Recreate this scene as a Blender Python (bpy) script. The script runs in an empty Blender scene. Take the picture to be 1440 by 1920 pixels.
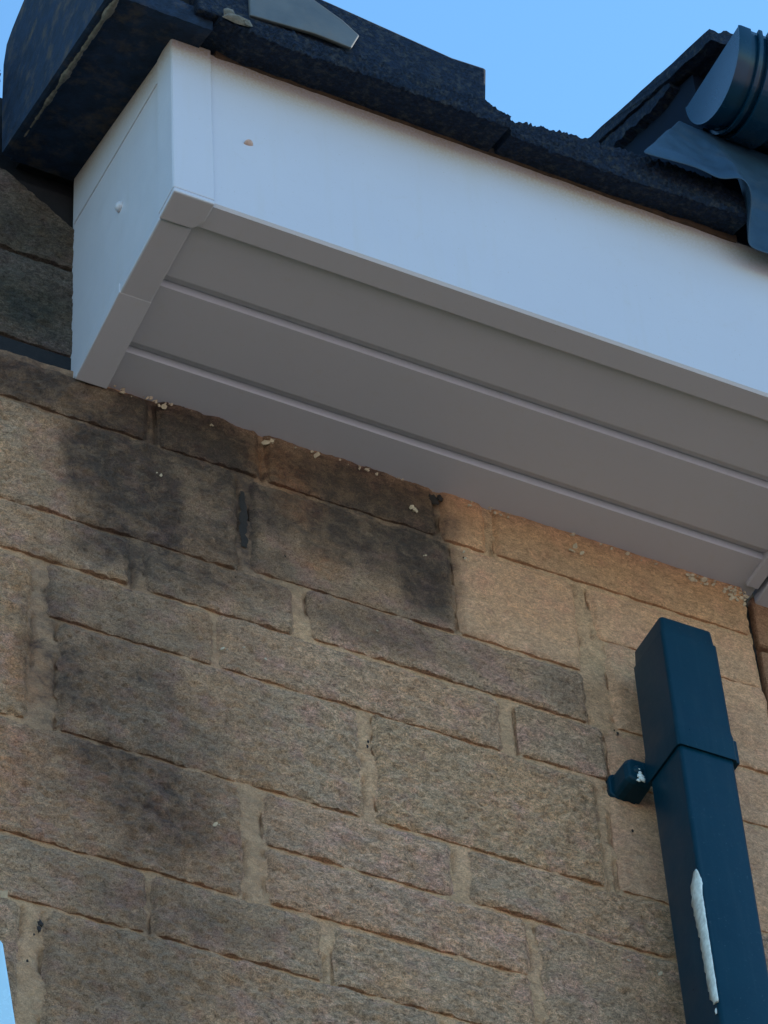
import bpy, bmesh, math, random
from mathutils import Vector, Matrix, noise

random.seed(7)
S = bpy.context.scene
COL = S.collection

# ------------------------------------------------------------------ camera
R = ((0.9017, 0.2882, 0.3224), (-0.4296, 0.6829, 0.5909), (-0.0499, -0.6713, 0.7395))
cam = bpy.data.cameras.new('camera')
cam.sensor_fit = 'AUTO'
cam.sensor_width = 36.0
cam.lens = 7000.0 / 1920.0 * 36.0
cam.clip_start = 0.05
cam.clip_end = 500.0
cam_ob = bpy.data.objects.new('camera', cam)
COL.objects.link(cam_ob)
cx = Vector((R[0][0], R[1][0], R[2][0])).normalized()
cf = Vector((R[0][2], R[1][2], R[2][2]))
cf = (cf - cx * cf.dot(cx)).normalized()
cu = cx.cross(cf)
M = Matrix(((cx.x, cu.x, -cf.x, -1.32188), (cx.y, cu.y, -cf.y, -2.42275), (cx.z, cu.z, -cf.z, 1.6), (0, 0, 0, 1)))
cam_ob.matrix_world = M
S.camera = cam_ob

# ------------------------------------------------------------------ sky, sun, exposure
SUN_EL, SUN_AZ = 42.0, 86.0      # azimuth measured from +Y (behind the wall) towards +X
w = bpy.data.worlds.new('World')
S.world = w
w.use_nodes = True
wn = w.node_tree
wn.nodes.clear()
sky = wn.nodes.new('ShaderNodeTexSky')
sky.sky_type = 'NISHITA'
sky.sun_disc = False
sky.sun_elevation = math.radians(SUN_EL)
sky.sun_rotation = math.radians(SUN_AZ)
sky.air_density = 1.0
sky.dust_density = 0.0
sky.ozone_density = 3.0
bg = wn.nodes.new('ShaderNodeBackground')
bg.inputs['Strength'].default_value = 0.137
wo = wn.nodes.new('ShaderNodeOutputWorld')
tint = wn.nodes.new('ShaderNodeMix')
tint.data_type = 'RGBA'
tint.blend_type = 'MULTIPLY'
tint.inputs[0].default_value = 1.0
tint.inputs[7].default_value = (0.79, 1.10, 1.10, 1.0)   # the camera's cool rendering of a clear sky
wn.links.new(sky.outputs[0], tint.inputs[6])
wn.links.new(tint.outputs[2], bg.inputs[0])
wn.links.new(bg.outputs[0], wo.inputs[0])
sl = bpy.data.lights.new('sun', 'SUN')
sl.energy = 3.4
sl.angle = math.radians(0.5)
sl.color = (1.0, 0.95, 0.88)
so = bpy.data.objects.new('sun', sl)
COL.objects.link(so)
sd = Vector((math.sin(math.radians(SUN_AZ)) * math.cos(math.radians(SUN_EL)),
             math.cos(math.radians(SUN_AZ)) * math.cos(math.radians(SUN_EL)),
             math.sin(math.radians(SUN_EL))))
so.rotation_euler = sd.to_track_quat('Z', 'Y').to_euler()
so.location = sd * 30
S.view_settings.view_transform = 'Standard'
S.view_settings.look = 'None'
S.view_settings.exposure = 1.02
S.view_settings.gamma = 1.0
S.view_settings.use_curve_mapping = False
S.cycles.max_bounces = 8
S.cycles.diffuse_bounces = 5

# ------------------------------------------------------------------ node helpers
def new_mat(name):
    m = bpy.data.materials.new(name)
    m.use_nodes = True
    nt = m.node_tree
    nt.nodes.clear()
    out = nt.nodes.new('ShaderNodeOutputMaterial')
    b = nt.nodes.new('ShaderNodeBsdfPrincipled')
    nt.links.new(b.outputs[0], out.inputs[0])
    return m, nt, b

def N(nt, t, **kw):
    n = nt.nodes.new(t)
    for k, v in kw.items():
        setattr(n, k, v)
    return n

def setin(nt, sock, v):
    if hasattr(v, 'is_output'):
        nt.links.new(v, sock)
    else:
        sock.default_value = v

def math_(nt, op, a, b=0.0, clamp=False):
    n = N(nt, 'ShaderNodeMath', operation=op, use_clamp=clamp)
    setin(nt, n.inputs[0], a)
    setin(nt, n.inputs[1], b)
    return n.outputs[0]

def mixc(nt, f, a, b, blend='MIX'):
    n = N(nt, 'ShaderNodeMix', data_type='RGBA', blend_type=blend)
    setin(nt, n.inputs[0], f)
    for s, v in ((n.inputs[6], a), (n.inputs[7], b)):
        if hasattr(v, 'is_output'):
            nt.links.new(v, s)
        else:
            s.default_value = (v[0], v[1], v[2], 1.0)
    return n.outputs[2]

def noise_(nt, vec, scale, detail=4.0, rough=0.6, dist=0.0):
    n = N(nt, 'ShaderNodeTexNoise')
    nt.links.new(vec, n.inputs['Vector'])
    n.inputs['Scale'].default_value = scale
    n.inputs['Detail'].default_value = detail
    n.inputs['Roughness'].default_value = rough
    n.inputs['Distortion'].default_value = dist
    return n

def ramp(nt, v, a, b, lo=0.0, hi=1.0, smooth=False):
    n = N(nt, 'ShaderNodeMapRange', interpolation_type='SMOOTHSTEP' if smooth else 'LINEAR')
    nt.links.new(v, n.inputs[0])
    n.inputs[1].default_value = a
    n.inputs[2].default_value = b
    n.inputs[3].default_value = lo
    n.inputs[4].default_value = hi
    return n.outputs[0]

def vmath(nt, op, a, b=None, c=None):
    n = N(nt, 'ShaderNodeVectorMath', operation=op)
    for s, v in zip(n.inputs, (a, b, c)):
        if v is None:
            continue
        if hasattr(v, 'is_output'):
            nt.links.new(v, s)
        else:
            s.default_value = v
    return n

def bump(nt, h, strength, dist, bsdf, prev=None):
    n = N(nt, 'ShaderNodeBump')
    n.inputs['Strength'].default_value = strength
    n.inputs['Distance'].default_value = dist
    nt.links.new(h, n.inputs['Height'])
    if prev is not None:
        nt.links.new(prev, n.inputs['Normal'])
    nt.links.new(n.outputs[0], bsdf.inputs['Normal'])
    return n.outputs[0]

# soot and lichen marks on the wall: centre x, z, half width, half height, strength
SOOT = [(-.30, 4.30, .15, .32, .42), (-.20, 4.56, .20, .12, .42), (-.42, 4.66, .10, .05, .6), (-.27, 4.02, .14, .18, .30), (.02, 4.45, .12, .05, .25), (-.215, 4.655, .06, .04, .75), (.045, 4.59, .045, .10, .75), (-.04, 4.655, .10, .035, .62), (-.30, 4.19, .07, .10, .40), (-.27, 4.06, .05, .05, .5), (-.31, 4.46, .05, .03, .6), (-.15, 4.63, .15, .085, .60), (-.275, 4.66, .03, .05, 1.0), (-.393, 4.27, .022, .12, .55), (-.172, 4.60, .02, .04, .85), (-.295, 4.43, .02, .04, .7), (-.33, 4.60, .05, .04, .8), (-.20, 4.46, .10, .05, .4), (.02, 4.66, .09, .05, .6), (-.313, 4.548, .058, .088, 1.0), (-.359, 4.555, .024, .05, .75), (-.262, 4.515, .022, .074, .95), (-.290, 4.663, .045, .032, 1.0),
        (-.223, 4.639, .06, .05, .62), (-.01, 4.60, .085, .085, .74), (.046, 4.535, .04, .062, .80), (-.170, 4.545, .012, .062, .9),
        (-.334, 4.431, .042, .036, .60), (-.262, 4.421, .06, .04, .45), (-.321, 4.249, .065, .055, .50), (-.349, 4.216, .034, .029, .55),
        (-.298, 4.112, .06, .05, .52), (-.332, 4.135, .034, .022, .65), (-.254, 4.085, .03, .05, .50), (-.283, 3.955, .06, .03, .42),
        (-.205, 3.957, .044, .02, .36), (-.304, 3.866, .08, .045, .44), (-.024, 4.432, .08, .03, .40), (-.43, 4.665, .075, .04, .72),
        (-.08, 4.57, .045, .05, .40), (-.14, 4.56, .03, .03, .35), (-.36, 3.80, .10, .05, .35), (.20, 4.43, .04, .03, .22),
        (-.20, 4.52, .05, .06, .35), (-.39, 4.25, .03, .09, .35), (-.31, 4.34, .07, .03, .35)]
RUST = [(-.128, 4.646, .042, .032, .8), (-.104, 4.596, .03, .034, .8), (.172, 4.566, .07, .05, .18), (-.082, 4.512, .034, .022, .6), (-.41, 4.22, .03, .05, .5),
        (-.44, 4.10, .06, .05, .4), (.33, 4.60, .08, .04, .12)]
MOSS = [(-.43, 4.80, .07, .05, .9), (-.42, 4.93, .06, .05, .6)]

SOOT = [(x, z, rx * (1.0 if z > 4.4 else 1.25), rz * (1.0 if z > 4.4 else 1.2), s_ * (1.0 if z > 4.4 else .64)) for (x, z, rx, rz, s_) in SOOT]

def marks(nt, P, table, warp=0.035, wscale=22.0):
    nz = noise_(nt, P, wscale, 4.0, 0.65)
    off = vmath(nt, 'SUBTRACT', nz.outputs['Color'], (0.5, 0.5, 0.5)).outputs[0]
    q = vmath(nt, 'MULTIPLY_ADD', off, (warp, warp, warp), P).outputs[0]
    acc = None
    for (x, z, rx, rz, s) in table:
        d = vmath(nt, 'MULTIPLY_ADD', q, (1 / rx, 0, 1 / rz), (-x / rx, 0, -z / rz)).outputs[0]
        L = vmath(nt, 'LENGTH', d).outputs['Value']
        m = ramp(nt, L, 1.35, 0.5, 0.0, s, True)
        acc = m if acc is None else math_(nt, 'SUBTRACT', 1.0, math_(nt, 'MULTIPLY', math_(nt, 'SUBTRACT', 1.0, acc), math_(nt, 'SUBTRACT', 1.0, m)))
    return acc

def stone_material(name, cols, grain=0.5, bumpk=1.0, mort=False):
    m, nt, b = new_mat(name)
    geo = N(nt, 'ShaderNodeNewGeometry')
    P = geo.outputs['Position']
    oi = N(nt, 'ShaderNodeObjectInfo')
    offs = vmath(nt, 'SCALE', (3.7, 1.3, 5.1)); nt.links.new(oi.outputs['Random'], offs.inputs['Scale'])
    Q = vmath(nt, 'ADD', P, offs.outputs[0]).outputs[0]
    n1 = noise_(nt, Q, 13.0, 3.0, 0.55)
    n2 = noise_(nt, Q, 27.0, 4.0, 0.6)
    mp = N(nt, 'ShaderNodeMapping')
    mp.inputs['Rotation'].default_value = (0, math.radians(-24), 0)
    mp.inputs['Scale'].default_value = (0.74, 1.0, 1.15)
    nt.links.new(Q, mp.inputs['Vector'])
    n3 = noise_(nt, mp.outputs[0], 260.0, 6.0, 0.78)
    n4 = noise_(nt, Q, 700.0, 3.0, 0.7)
    n5 = noise_(nt, mp.outputs[0], 75.0, 4.0, 0.65)
    c = mixc(nt, ramp(nt, n1.outputs[0], .38, .62), cols[0], cols[1])
    c = mixc(nt, ramp(nt, n2.outputs[0], .50, .68), c, cols[2])
    sp = ramp(nt, n3.outputs[0], .30, .70, 1 - grain, 1 + grain)
    c = mixc(nt, 1.0, c, sp, 'MULTIPLY')
    sp2 = ramp(nt, n4.outputs[0], .32, .68, 1 - grain * .6, 1 + grain * .6)
    c = mixc(nt, 1.0, c, sp2, 'MULTIPLY')
    sp3 = ramp(nt, n5.outputs[0], .3, .7, 1 - grain * .35, 1 + grain * .35)
    c = mixc(nt, 1.0, c, sp3, 'MULTIPLY')
    # pale crystals and dark pits
    c = mixc(nt, ramp(nt, n4.outputs[0], .66, .74, 0, grain), c, (.75, .62, .48))
    n6 = noise_(nt, Q, 330.0, 3.0, 0.6)
    c = mixc(nt, ramp(nt, n6.outputs[0], .67, .75, 0, min(1, grain * 1.4)), c, (.07, .05, .035))
    c = mixc(nt, 1.0, c, oi.outputs['Color'], 'MULTIPLY')
    # rust, moss, soot with ragged speckled borders
    ru = math_(nt, 'MULTIPLY', marks(nt, P, RUST), ramp(nt, n5.outputs[0], .32, .62, .2, 1.0))
    c = mixc(nt, ru, c, mixc(nt, 1.0, c, (1.22, .86, .62), 'MULTIPLY'))
    mo = math_(nt, 'MULTIPLY', marks(nt, P, MOSS), ramp(nt, n2.outputs[0], .35, .6, .3, 1.0))
    c = mixc(nt, mo, c, mixc(nt, 1.0, c, (.36, .50, .50), 'MULTIPLY'))
    sm = marks(nt, P, SOOT)
    n7 = noise_(nt, P, 48.0, 6.0, 0.75, .4)
    brk = math_(nt, 'ADD', ramp(nt, n7.outputs[0], .28, .72, -.30, .30), ramp(nt, n3.outputs[0], .30, .70, -.30, .30))
    brk = math_(nt, 'ADD', brk, ramp(nt, n5.outputs[0], .30, .70, -.22, .22))
    edge = math_(nt, 'MULTIPLY', brk, ramp(nt, sm, 0.0, .30, 0.0, 1.0))
    sm2 = math_(nt, 'ADD', sm, edge)
    sm3 = math_(nt, 'MULTIPLY', ramp(nt, sm2, .08, 1.05, 0.0, 1.0), .97, True)
    dark = mixc(nt, .12, (.020, .020, .028), c)
    c = mixc(nt, sm3, c, dark)
    nt.links.new(c, b.inputs['Base Color'])
    b.inputs['Roughness'].default_value = 0.93
    b.inputs['Specular IOR Level'].default_value = 0.25
    p = bump(nt, n5.outputs[0], .6 * bumpk, .006, b)
    p = bump(nt, n3.outputs[0], .9 * bumpk, .004, b, p)
    p = bump(nt, n4.outputs[0], .45 * bumpk, .0010, b, p)
    return m

MAT = {}
MAT['stone'] = stone_material('sandstone', ((.63, .390, .245), (.56, .378, .258), (.615, .365, .272)), .72, 1.6)
MAT['mortar'] = stone_material('mortar', ((.58, .362, .222), (.51, .33, .205), (.55, .34, .215)), .42, 1.0)
MAT['smooth'] = stone_material('smeared_stone', ((.62, .365, .225), (.56, .345, .225), (.60, .335, .22)), .45, 1.0)

def pvc_material():
    m, nt, b = new_mat('white_upvc')
    geo = N(nt, 'ShaderNodeNewGeometry')
    P = geo.outputs['Position']
    sep = N(nt, 'ShaderNodeSeparateXYZ'); nt.links.new(P, sep.inputs[0])
    nz = noise_(nt, P, 320.0, 4.0, 0.7)
    nb = noise_(nt, P, 9.0, 4.0, 0.6)
    # grime washed down from the tiles: follows the upper edge of the boards
    edge = math_(nt, 'SUBTRACT', sep.outputs['Z'], math_(nt, 'MULTIPLY', math_(nt, 'MAXIMUM', math_(nt, 'ADD', sep.outputs['Y'], .275), 0.0), .335))
    g = ramp(nt, edge, 4.892, 4.958, 0.0, 1.0)
    g = math_(nt, 'POWER', g, 1.45)
    g = math_(nt, 'MULTIPLY', g, ramp(nt, nz.outputs[0], .36, .60, .25, 1.0))
    g = math_(nt, 'MULTIPLY', g, ramp(nt, nb.outputs[0], .35, .65, .55, 1.0))
    c = mixc(nt, ramp(nt, nb.outputs[0], .3, .7), (.485, .495, .575), (.50, .51, .585))
    c = mixc(nt, g, c, (.36, .27, .16))
    # a few rubbed, dusty patches
    ns = noise_(nt, P, 45.0, 5.0, 0.7, .6)
    c = mixc(nt, ramp(nt, ns.outputs[0], .60, .78, 0, .13), c, (.42, .36, .28))
    mp = N(nt, 'ShaderNodeMapping')
    mp.inputs['Scale'].default_value = (70.0, 70.0, 5.0)
    nt.links.new(P, mp.inputs['Vector'])
    st_ = noise_(nt, mp.outputs[0], 1.0, 4.0, .6)
    c = mixc(nt, ramp(nt, st_.outputs[0], .55, .80, 0, .16), c, (.45, .42, .36))
    sp_ = noise_(nt, P, 420.0, 2.0, .5)
    c = mixc(nt, ramp(nt, sp_.outputs[0], .70, .76, 0, .35), c, (.30, .24, .18))
    nt.links.new(c, b.inputs['Base Color'])
    nt.links.new(ramp(nt, ns.outputs[0], .3, .7, .34, .48), b.inputs['Roughness'])
    bump(nt, nb.outputs[0], .05, .004, b)
    return m
MAT['pvc'] = pvc_material()

def plain(name, col, rough, var=.2, scale=60.0, bstr=.2, bdist=.001, col2=None, lo=.45, hi=.7, spec=.5):
    m, nt, b = new_mat(name)
    geo = N(nt, 'ShaderNodeNewGeometry')
    P = geo.outputs['Position']
    n = noise_(nt, P, scale, 5.0, .65)
    n2 = noise_(nt, P, scale * 5.3, 3.0, .65)
    c = mixc(nt, 1.0, col, ramp(nt, n.outputs[0], .3, .7, 1 - var, 1 + var), 'MULTIPLY')
    if col2:
        n3 = noise_(nt, P, scale * .45, 5.0, .7)
        c = mixc(nt, ramp(nt, n3.outputs[0], lo, hi), c, col2)
    nt.links.new(c, b.inputs['Base Color'])
    nt.links.new(ramp(nt, n.outputs[0], .3, .7, rough * .85, min(1, rough * 1.15)), b.inputs['Roughness'])
    b.inputs['Specular IOR Level'].default_value = spec
    p = bump(nt, n.outputs[0], bstr, bdist, b)
    bump(nt, n2.outputs[0], bstr, bdist * .4, b, p)
    return m

MAT['plastic'] = plain('dark_blue_plastic', (.0005, .030, .068), .32, .15, 18, .03, .001, spec=.24)
MAT['tile'] = plain('weathered_tile', (.013, .028, .062), .9, .8, 260, 1.0, .006, (.085, .095, .105), .50, .72, .2)
MAT['tile_under'] = plain('tile_underside', (.012, .026, .055), .9, .45, 60, .5, .003, (.10, .080, .058), .50, .80, .2)
MAT['lead'] = plain('lead_sheet', (.008, .036, .075), .6, .3, 26, .3, .004, (.05, .065, .08), .55, .80)
MAT['worn'] = plain('worn_mortar_edge', (.13, .125, .11), .9, .5, 130, .6, .002)
MAT['grey'] = plain('smooth_grey_lead', (.085, .10, .115), .6, .2, 30, .15, .003, (.12, .115, .105), .5, .8)
MAT['batten'] = plain('old_brown_timber', (.075, .045, .028), .9, .5, 120, .6, .002)
MAT['ledge_shade'] = plain('painted_ledge_shade', (.004, .006, .010), .8, .4, 80, .5, .002)  # colour standing for shade in the gap under the upper stones
MAT['flake'] = plain('pale_mortar_flake', (.44, .36, .27), .9, .3, 200, .5, .001)
MAT['gap_shade'] = plain('painted_gap_shade', (.010, .009, .012), .95, .3, 200, .2, .001)  # near-black colour standing for shade in gaps
MAT['hollow_shade'] = plain('painted_hollow_shade', (.018, .014, .014), .95, .5, 160, .6, .002)  # near-black colour standing for shade inside holes and the open joint
MAT['smear'] = plain('white_sealant', (.62, .70, .72), .5, .25, 160, .6, .002)
MAT['board_shade'] = plain('painted_board_shade', (.005, .011, .024), .9, .3, 30, .1, .001, spec=.1)  # boards lying in shade, the shade put into their colour
MAT['shadow_felt'] = plain('black_roofing_felt', (.008, .010, .014), .9, .3, 60, .3, .002)
MAT['bounce_ground'] = plain('pale_bounce_ground', (.56, .42, .36), .9, .25, 3.0, .2, .01, (.44, .33, .27), .5, .65)  # unseen ground kept pale to bounce light onto wall and soffit
MAT['blue_board'] = plain('pale_blue_plastic', (.42, .66, .84), .25, .05, 20, .03, .001)
MAT['nail_brown'] = plain('brown_nail_cap', (.42, .28, .24), .5, .2, 200, .1, .001)  # plain brown cap colour
def dusty_plastic():
    m, nt, b = new_mat('dark_blue_plastic')
    geo = N(nt, 'ShaderNodeNewGeometry')
    P = geo.outputs['Position']
    n1 = noise_(nt, P, 22.0, 5.0, .65)
    n2 = noise_(nt, P, 380.0, 3.0, .6)
    mp = N(nt, 'ShaderNodeMapping')
    mp.inputs['Scale'].default_value = (120.0, 120.0, 9.0)
    nt.links.new(P, mp.inputs['Vector'])
    n3 = noise_(nt, mp.outputs[0], 1.0, 4.0, .65)
    c = mixc(nt, ramp(nt, n1.outputs[0], .35, .65), (.0003, .022, .042), (.001, .027, .050))
    c = mixc(nt, ramp(nt, n3.outputs[0], .50, .75, 0, .16), c, (.035, .065, .085))
    c = mixc(nt, ramp(nt, n2.outputs[0], .66, .74, 0, .35), c, (.12, .16, .18))
    nt.links.new(c, b.inputs['Base Color'])
    nt.links.new(ramp(nt, n1.outputs[0], .3, .7, .27, .45), b.inputs['Roughness'])
    b.inputs['Specular IOR Level'].default_value = .16
    bump(nt, n1.outputs[0], .10, .003, b)
    return m
MAT['plastic'] = dusty_plastic()
MAT['gutter'] = plain('blue_gutter_plastic', (.0005, .026, .062), .26, .12, 18, .03, .001, spec=.34)

# ------------------------------------------------------------------ object helpers
def mesh_ob(name, verts, faces, mat, parent=None, smooth=False, origin=None):
    me = bpy.data.meshes.new(name)
    o0 = Vector(origin) if origin is not None else Vector((0, 0, 0))
    me.from_pydata([tuple(Vector(v) - o0) for v in verts], [], faces)
    me.materials.append(MAT[mat])
    if smooth:
        me.polygons.foreach_set('use_smooth', [True] * len(me.polygons))
    me.update()
    if name not in ('mortar', 'stone', 'lead_flashing', 'bounce_ground', 'added_dark_ground'):
        bm = bmesh.new()
        bm.from_mesh(me)
        bmesh.ops.recalc_face_normals(bm, faces=bm.faces)
        bm.to_mesh(me)
        bm.free()
    ob = bpy.data.objects.new(name, me)
    COL.objects.link(ob)
    if parent is not None:
        ob.parent = parent
        base = Vector((0, 0, 0))
        p_ = parent
        while p_ is not None:
            base += p_.location
            p_ = p_.parent
        ob.location = o0 - base
    else:
        ob.location = o0
    return ob

def thing(name, label, cat, loc=(0, 0, 0), group=None):
    o = bpy.data.objects.new(name, None)
    o.empty_display_size = 0.1
    COL.objects.link(o)
    o.location = loc
    o['label'] = label
    o['category'] = cat
    o['kind'] = 'thing'
    if group:
        o['group'] = group
    return o

def tag(o, label, cat):
    o['kind'] = 'thing'
    o['label'] = label
    o['category'] = cat
    return o

def bevel(o, wdt, seg=2, ang=35):
    m = o.modifiers.new('bevel', 'BEVEL')
    m.width = wdt
    m.segments = seg
    m.limit_method = 'ANGLE'
    m.angle_limit = math.radians(ang)
    return o

def box(v, f, a, b):
    k = len(v)
    for z in (a[2], b[2]):
        for y in (a[1], b[1]):
            for x in (a[0], b[0]):
                v.append((x, y, z))
    for q in ((0, 2, 3, 1), (4, 5, 7, 6), (0, 1, 5, 4), (2, 6, 7, 3), (0, 4, 6, 2), (1, 3, 7, 5)):
        f.append(tuple(k + i for i in q))

def box_ob(name, a, b, mat, parent=None, bev=0.0):
    v, f = [], []
    box(v, f, a, b)
    o = mesh_ob(name, v, f, mat, parent)
    if bev:
        bevel(o, bev)
    return o

def prism(v, f, poly, vec):
    """closed polygon (3-D points) swept along vec"""
    k = len(v)
    n = len(poly)
    vec = Vector(vec)
    v.extend([tuple(p) for p in poly])
    v.extend([tuple(Vector(p) + vec) for p in poly])
    f.append(tuple(range(k, k + n))[::-1])
    f.append(tuple(range(k + n, k + 2 * n)))
    for i in range(n):
        j = (i + 1) % n
        f.append((k + i, k + j, k + n + j, k + n + i))

def prism_ob(name, poly, vec, mat, parent=None, bev=0.0):
    v, f = [], []
    prism(v, f, poly, vec)
    o = mesh_ob(name, v, f, mat, parent)
    if bev:
        bevel(o, bev)
    return o

def fnoise(x, y, z, octs=3):
    return noise.fractal(Vector((x, y, z)), 0.9, 2.1, octs)

def sst(t):
    t = max(0.0, min(1.0, t))
    return t * t * (3 - 2 * t)

# ------------------------------------------------------------------ ground
gv, gf = [], []
GS = 14
for j in range(GS + 1):
    for i in range(GS + 1):
        gv.append((-70 + 140 * i / GS, -70 + 140 * j / GS, 0.0))
for j in range(GS):
    for i in range(GS):
        a = j * (GS + 1) + i
        gf.append((a, a + 1, a + GS + 2, a + GS + 1))
gr = mesh_ob('bounce_ground', gv, gf, 'bounce_ground')
gr['kind'] = 'structure'
MAT['added_dark_ground'] = plain('unseen_dark_ground', (.045, .055, .022), .95, .4, 8.0, .4, .02, (.085, .065, .035), .5, .65)
lw = mesh_ob('added_dark_ground', [(-20, -5.5, .004), (20, -5.5, .004), (20, 30.0, .004), (-20, 30.0, .004)], [(0, 1, 2, 3)], 'added_dark_ground')  # unseen dark area added to cut bounce light on soffit and end panel
lw['kind'] = 'structure'

# ------------------------------------------------------------------ the stone wall
wall = thing('stone_wall', 'stained sandstone wall with recessed tan mortar joints under the white soffit', 'wall', (0, 0, 0))
core_v, core_f = [], []
box(core_v, core_f, (-6.0, 0.06, 0.0), (0.455, 6.0, 4.70))
mesh_ob('wall_core', core_v, core_f, 'mortar', wall)

def stone(x0, x1, z0, z1, tint=(1, 1, 1), amp=1.0, proud=0.004, mat='stone', rag=(0, 0), yoff=0.0, clip=None, edge=1.0):
    sx, sz = x1 - x0, z1 - z0
    vis = x1 > -0.55 and z1 > 3.70
    d = 0.0026 if vis else 0.008
    nx, nz = max(8, int(sx / d)), max(8, int(sz / d))
    sd_ = random.random() * 60
    V, F = [], []
    org = Vector(((x0 + x1) / 2, 0.0, (z0 + z1) / 2))
    big = random.uniform(-1, 1)
    ys = []
    for j in range(nz + 1):
        v = j / nz
        for i in range(nx + 1):
            u = i / nx
            x = x0 + sx * u
            z = z0 + sz * v
            if clip:
                zc = clip(x)
                z = z0 + (zc - z0) * v
            # ragged outline: strongest on the border, fading inwards
            bl = 1 - sst(u * sx / 0.02)
            br = 1 - sst((1 - u) * sx / 0.02)
            bb = 1 - sst(v * sz / 0.014)
            bt = 1 - sst((1 - v) * sz / 0.014)
            ex = 0.0016 * edge
            x += (ex + rag[0]) * bl * fnoise(sd_, z * 55, 1.0) - rag[0] * .5 * bl
            x += (ex + rag[1]) * br * fnoise(sd_, z * 55, 9.0) + rag[1] * .5 * br
            z += 0.0008 * edge * bb * fnoise(x * 38, sd_, 4.0) + 0.0013 * edge * bt * fnoise(x * 45, sd_, 14.0)
            # rounded corners
            r = 0.006
            du, dv = min(u, 1 - u) * sx, min(v, 1 - v) * sz
            if du < r and dv < r:
                kx, kz = r - du, r - dv
                h = math.hypot(kx, kz)
                if h > 1e-6:
                    sc = max(kx, kz) / h
                    if sc < 1:
                        x += (kx - kx * sc) * (1 if u < .5 else -1)
                        z += (kz - kz * sc) * (1 if v < .5 else -1)
            du2 = min(u, 1 - u) * sx
            e = sst(du2 / 0.007) * (.45 + .55 * sst((1 - v) * sz / 0.010))
            e2 = sst(v * sz / 0.0035)
            cr = fnoise((x * .92 - z * .39) * 34, sd_, (z * .92 + x * .39) * 55, 4)
            hgt = 0.0020 * fnoise(x * 17 + sd_, 2.2, z * 17, 2) + 0.0032 * cr + 0.0025 * fnoise((x * .92 - z * .39) * 120, sd_ + 3, (z * .92 + x * .39) * 170, 3)
            hgt *= amp
            y = yoff - proud * (.45 + .55 * e2) - hgt * (.35 + .65 * e) + (1 - e) * (proud + 0.0015) + big * 0.0006
            V.append((x, y, z))
    W1 = nx + 1
    for j in range(nz):
        for i in range(nx):
            a = j * W1 + i
            F.append((a, a + 1, a + W1 + 1, a + W1))
    nf = len(F)
    loop = [i for i in range(nx + 1)] + [j * W1 + nx for j in range(1, nz + 1)] + [nz * W1 + i for i in range(nx - 1, -1, -1)] + [j * W1 for j in range(nz - 1, 0, -1)]
    k = len(V)
    for q in loop:
        V.append(V[q])
    for q in loop:
        V.append((V[q][0], yoff + 0.02, V[q][2]))
    n = len(loop)
    for i in range(n):
        j = (i + 1) % n
        F.append((k + j, k + i, k + n + i, k + n + j))
    o = mesh_ob('stone', V, F, mat, wall, False, org)
    o.data.polygons.foreach_set('use_smooth', [q < nf for q in range(len(F))])
    o.color = (tint[0], tint[1], tint[2], 1)
    return o

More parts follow.
